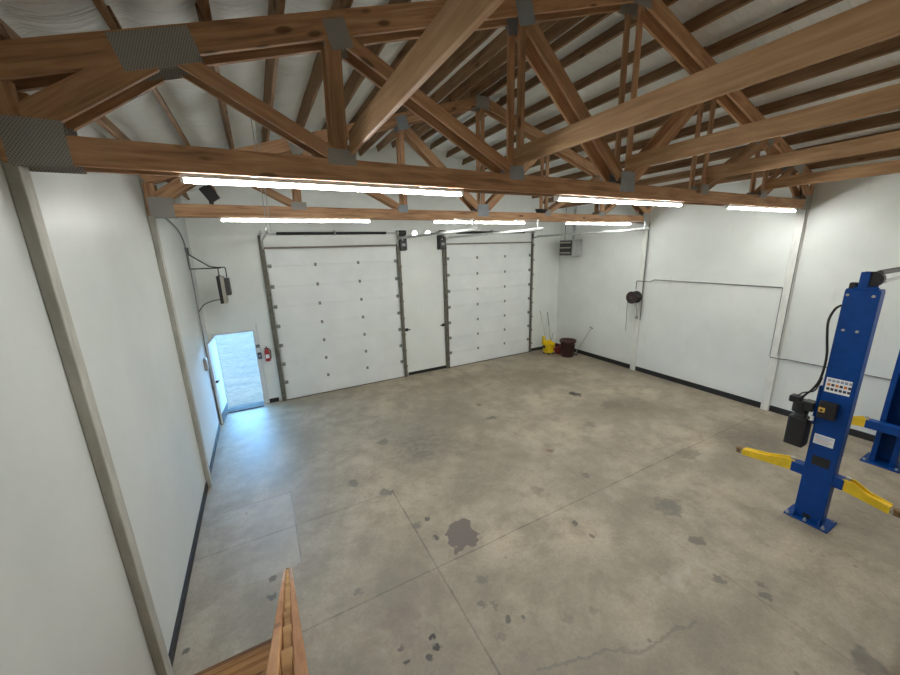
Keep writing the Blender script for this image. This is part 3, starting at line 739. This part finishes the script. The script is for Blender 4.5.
bm = B(); tube(bm, curve_pts([(.09, -.14, H + .12), (.9, -.13, H + .13), (2.0, -.13, H + .10), (2.9, -.12, H + .10)]), .022, 8); obj('equalizer_cable', bm, 'galv', lift)
for y, z in ((.12, 3.42), (-.11, 3.42), (.085, 2.95), (-.045, 2.95)):
    bm = B(); cyl(bm, (.001, y, z), (-.012, y, z), .017, 10); obj('column_bolt', bm, 'silver', lift)
cb = B(); box(cb, -.10, 0, -.055, .125, 1.69, 1.93, .012, 2); c_ = obj('control_box', cb, 'black', lift)
bm = B(); box(bm, -.112, -.099, .05, .115, 1.78, 1.85, .004); obj('switch_plate', bm, 'gold', c_)
bm = B(); cyl(bm, (-.112, .082, 1.815), (-.128, .082, 1.815), .014, 10); obj('knob', bm, 'black', c_)
bm = B(); box(bm, -.012, .06, .155, .185, 1.55, 2.12, .005); obj('power_unit_mount', bm, 'blue', lift)
pu = B(); cyl(pu, (.02, .33, 1.66), (.02, .33, 1.84), .095, 20); box(pu, -.06, .10, .18, .30, 1.72, 1.86, .01); box(pu, -.07, .06, .33, .46, 1.80, 1.90, .012); p_ = obj('power_unit', pu, 'black', lift)
bm = B(); box(bm, -.09, .13, .20, .42, 1.14, 1.60, .025, 2); obj('oil_tank', bm, 'black', p_)
bm = B(); cyl(bm, (.02, .31, 1.59), (.02, .31, 1.67), .07, 16); cyl(bm, (-.03, .22, 1.63), (-.07, .19, 1.63), .02, 8); obj('pump_block', bm, 'dark', p_)
bm = B(); cyl(bm, (-.04, .18, 1.60), (-.04, .18, 1.66), .028, 10); obj('filler_cap', bm, 'white', p_)
bm = B(); tube(bm, curve_pts([(.0, .15, 3.28), (-.02, .20, 3.22), (-.03, .235, 3.06), (-.03, .215, 2.85), (-.02, .18, 2.6), (-.02, .175, 2.4), (-.03, .19, 2.2), (-.04, .24, 2.05), (-.03, .30, 1.95), (-.01, .34, 1.86)]), .014, 8); obj('hydraulic_hose', bm, 'black', lift)
bm = B(); tube(bm, curve_pts([(-.02, .17, 2.25), (-.05, .21, 2.05), (-.05, .32, 1.98), (-.03, .38, 1.9)]), .009, 8); obj('power_cord', bm, 'black', lift)
# stickers (pictograms and print too small to read)
s1 = B(); box(s1, -.003, 0, -.12, .13, 2.06, 2.27, .0); s_ = obj('warning_sticker', s1, 'white', lift)
for r_ in range(3):
    for c in range(6):
        bm = B(); z = 2.215 - r_ * .062; y = .112 - c * .041
        box(bm, -.0045, -.003, y - .031, y, z, z + .036, 0)
        obj('pictogram', bm, 'orange' if (r_ == 1 and c % 2 == 0) else ('ink' if r_ != 0 else 'pale'), s_)
s2 = B(); box(s2, -.003, 0, -.09, .12, 1.26, 1.41, 0); s_ = obj('instruction_sticker', s2, 'white', lift)
for r_ in range(6):
    bm = B(); z = 1.385 - r_ * .020; box(bm, -.0045, -.003, -.075 + .02 * (r_ % 3), .105, z - .006, z, 0); obj('print_line', bm, 'pale' if r_ != 3 else 'orange', s_)
bm = B(); box(bm, -.006, 0, -.10, .09, .93, 1.08, .004); obj('slot_cover', bm, 'rubber', lift)
bm = B(); box(bm, -.003, .0, -.04, .05, .05, .11, .0); obj('cable_slot', bm, 'rubber', lift)
def arm_mesh(bm, L, z0, h, w, s, x, y0):
    y = [y0 + s * v for v in (0, .10, L * .55, L)]
    prof = [(y[0], z0), (y[3], z0 - .08), (y[3], z0 + .02), (y[2], z0 + .07), (y[1], z0 + h), (y[0], z0 + h)]
    prism(bm, prof, 'x', x - w / 2, x - w / 2 + .02); prism(bm, prof, 'x', x + w / 2 - .02, x + w / 2)
    prism(bm, [(y[0], z0 + .01), (y[3], z0 - .07), (y[3], z0 + .01), (y[0], z0 + .085)], 'x', x - w / 2 + .02, x + w / 2 - .02)
def arms(parent, x, z0, L1, L2, w=.13):
    bm = B(); box(bm, x - .075, x + .075, -.27, .30, z0 - .01, z0 + .15, .008); obj('carriage', bm, 'blue', parent)
    for s, L, y0 in ((1, L1, .27), (-1, L2, -.25)):
        bm = B(); arm_mesh(bm, L, z0, .16, w, s, x, y0); a_ = obj('lift_arm', bm, 'yellow', parent)
        yy = y0 + s * (L + .06)
        bm = B(); box(bm, x - .035, x + .035, min(y0 + s * (L - .1), yy), max(y0 + s * (L - .1), yy), z0 - .075, z0 - .025, .004); obj('arm_extension', bm, 'galv', a_)
        bm = B(); cyl(bm, (x, yy, z0 - .08), (x, yy, z0 + .0), .045, 14); obj('lift_pad', bm, 'pad', a_)
        bm = B(); cyl(bm, (x, y0 + s * .04, z0 + .15), (x, y0 + s * .04, z0 + .19), .03, 12); obj('pivot_pin', bm, 'galv', a_)
arms(lift, .085, .70, .66, .46)
lift2 = thing('vehicle_lift_column', 'blue lift column cut off at the right picture edge, farther of two', 'vehicle lift', (11.19, 1.48, 0))
bm = B(); cchannel(bm, 0, .27, -.16, .16, .02, H, .014, .07, 1); obj('column', bm, 'blue', lift2)
bm = B(); box(bm, -.14, .38, -.25, .25, 0, .022, .008); obj('base_plate', bm, 'blue', lift2)
for x, y in ((-.08, -.2), (-.08, .2), (.32, -.2), (.32, .2)):
    bm = B(); cyl(bm, (x, y, .02), (x, y, .06), .02, 6); obj('anchor_bolt', bm, 'galv', lift2)
bm = B(); box(bm, .0, .26, -.155, .155, H, H + .02, .004); box(bm, .03, .055, -.11, .09, H + .02, H + .2, .01); box(bm, .20, .225, -.11, .09, H + .02, H + .2, .01); obj('top_bracket', bm, 'blue', lift2)
arms(lift2, -.06, .68, .55, .5)

# ------------------------------------------------------------------ stairs with guard rail along the left wall
st = thing('wooden_staircase', 'steep wooden stair along left wall with slatted handrail, bottom of picture', 'stairs', (.66, 3.5, 0))
RISE, RUN = .186, .226; NS = 13
for q in range(NS):
    y1 = 3.53 - q * RUN - 3.5; z = RISE * (q + 1)
    bm = B(); box(bm, -.62 + .62, .60 + .62, -.135, .135, -.038, 0, .008)
    obj('tread', bm, 'tread', st, Matrix.Translation((-.62, y1 - .135, z)))
    bm = B(); box(bm, .0, 1.22, .10, .140, -.044, .003, .004); obj('nosing', bm, 'nosing' if q == 0 else 'tread', st, Matrix.Translation((-.62, y1 - .135, z)))
    bm = B(); box(bm, 0, 1.18, 0, .02, 0, RISE - .05, .002)
    obj('riser', bm, 'tread', st, Matrix.Translation((-.60, y1 - .05, z - RISE + (0.0 if q == 0 else .0))))
def skew(y): return .0304 * (3.56 - y)      # the rail leans slightly off the stair line
def board_along(name, mat, off, thick, y0, z0, y1, z1, dep):
    a = Vector((1.22 + skew(y0) + off - .66, y0 - 3.5, z0)); b = Vector((1.22 + skew(y1) + off - .66, y1 - 3.5, z1))
    d = (b - a); L = d.length; x = d.normalized(); s = Vector((0, 0, 1)).cross(x).normalized(); u = x.cross(s)
    mw = Matrix((x, s, u)).transposed().to_4x4(); mw.translation = a
    bm = B(); box(bm, 0, L, -thick / 2, thick / 2, -dep, 0, .004); return obj(name, bm, mat, st, mw)
ys, zs, ye = 3.58, .92, .42
def lz(y): return zs + (ys - y) * .82
board_along('handrail', 'rail', -.027, .026, ys, zs, ye, lz(ye), .10)
board_along('handrail', 'rail', .027, .026, ys, zs - .01, ye, lz(ye) - .01, .10)
board_along('stringer', 'rail', -.030, .022, ys - .02, .18, ye, lz(ye) - .77, .20)
q = 0
y = ys - .03
while y > ye:
    x = 1.22 + skew(y) - .66
    bm = B(); zb = max(0.0, lz(y) - .93); box(bm, x - .0135, x + .0135, y - 3.5 - .045, y - 3.5 + .045, zb, lz(y) - .028, .003)
    obj('baluster', bm, 'railedge', st); y -= .235 if q else .22; q += 1
# loft deck the stairs lead up to (at and behind the camera)
bm = B(); box(bm, .02, W - .1, YB, .02, 2.40, 2.60); struct(obj('floor_loft', bm, 'deck'))

# ------------------------------------------------------------------ world, camera, view
w = bpy.data.worlds.new('sky'); SC.world = w; w.use_nodes = True
bg = w.node_tree.nodes['Background']; bg.inputs[0].default_value = (0.22, 0.55, 1.0, 1)
def wn(op, a, b):                                 # hazy sky, brightest towards the horizon
    nd = w.node_tree.nodes.new('ShaderNodeMath'); nd.operation = op
    for i, v in enumerate((a, b)):
        if isinstance(v, (int, float)): nd.inputs[i].default_value = v
        else: w.node_tree.links.new(v, nd.inputs[i])
    return nd.outputs[0]
tcw = w.node_tree.nodes.new('ShaderNodeTexCoord'); sxw = w.node_tree.nodes.new('ShaderNodeSeparateXYZ')
w.node_tree.links.new(tcw.outputs['Generated'], sxw.inputs[0])
zz = wn('MULTIPLY', wn('MAXIMUM', sxw.outputs[2], 0.0), -1 / .22)
w.node_tree.links.new(wn('ADD', wn('MULTIPLY', wn('EXPONENT', zz, 0.0), 85.0), 3.0), bg.inputs[1])

cam = bpy.data.cameras.new('camera'); co = bpy.data.objects.new('camera', cam); COL.objects.link(co); SC.camera = co
cam.sensor_width = 36; cam.lens = 356.77 / 900 * 36; cam.clip_start = .05; cam.clip_end = 300
a, b, c = 0.483108513, -0.241136235, -0.0299680491
f = Vector((math.sin(a) * math.cos(b), math.cos(a) * math.cos(b), math.sin(b)))
r = Vector((math.cos(a), -math.sin(a), 0)); u = r.cross(f)
r2 = math.cos(c) * r + math.sin(c) * u; u2 = -math.sin(c) * r + math.cos(c) * u
mw = Matrix((r2, u2, -f)).transposed().to_4x4(); mw.translation = (CAMX, 0, CAMZ)
co.matrix_world = mw

vs = SC.view_settings
SC.display_settings.display_device = 'sRGB'
vs.view_transform = 'Standard'; vs.look = 'None'; vs.gamma = 1; vs.use_curve_mapping = False
vs.exposure = 0.0
SC.cycles.use_denoising = True
SC.cycles.max_bounces = 8; SC.cycles.diffuse_bounces = 5
SC.cycles.sample_clamp_indirect = 8
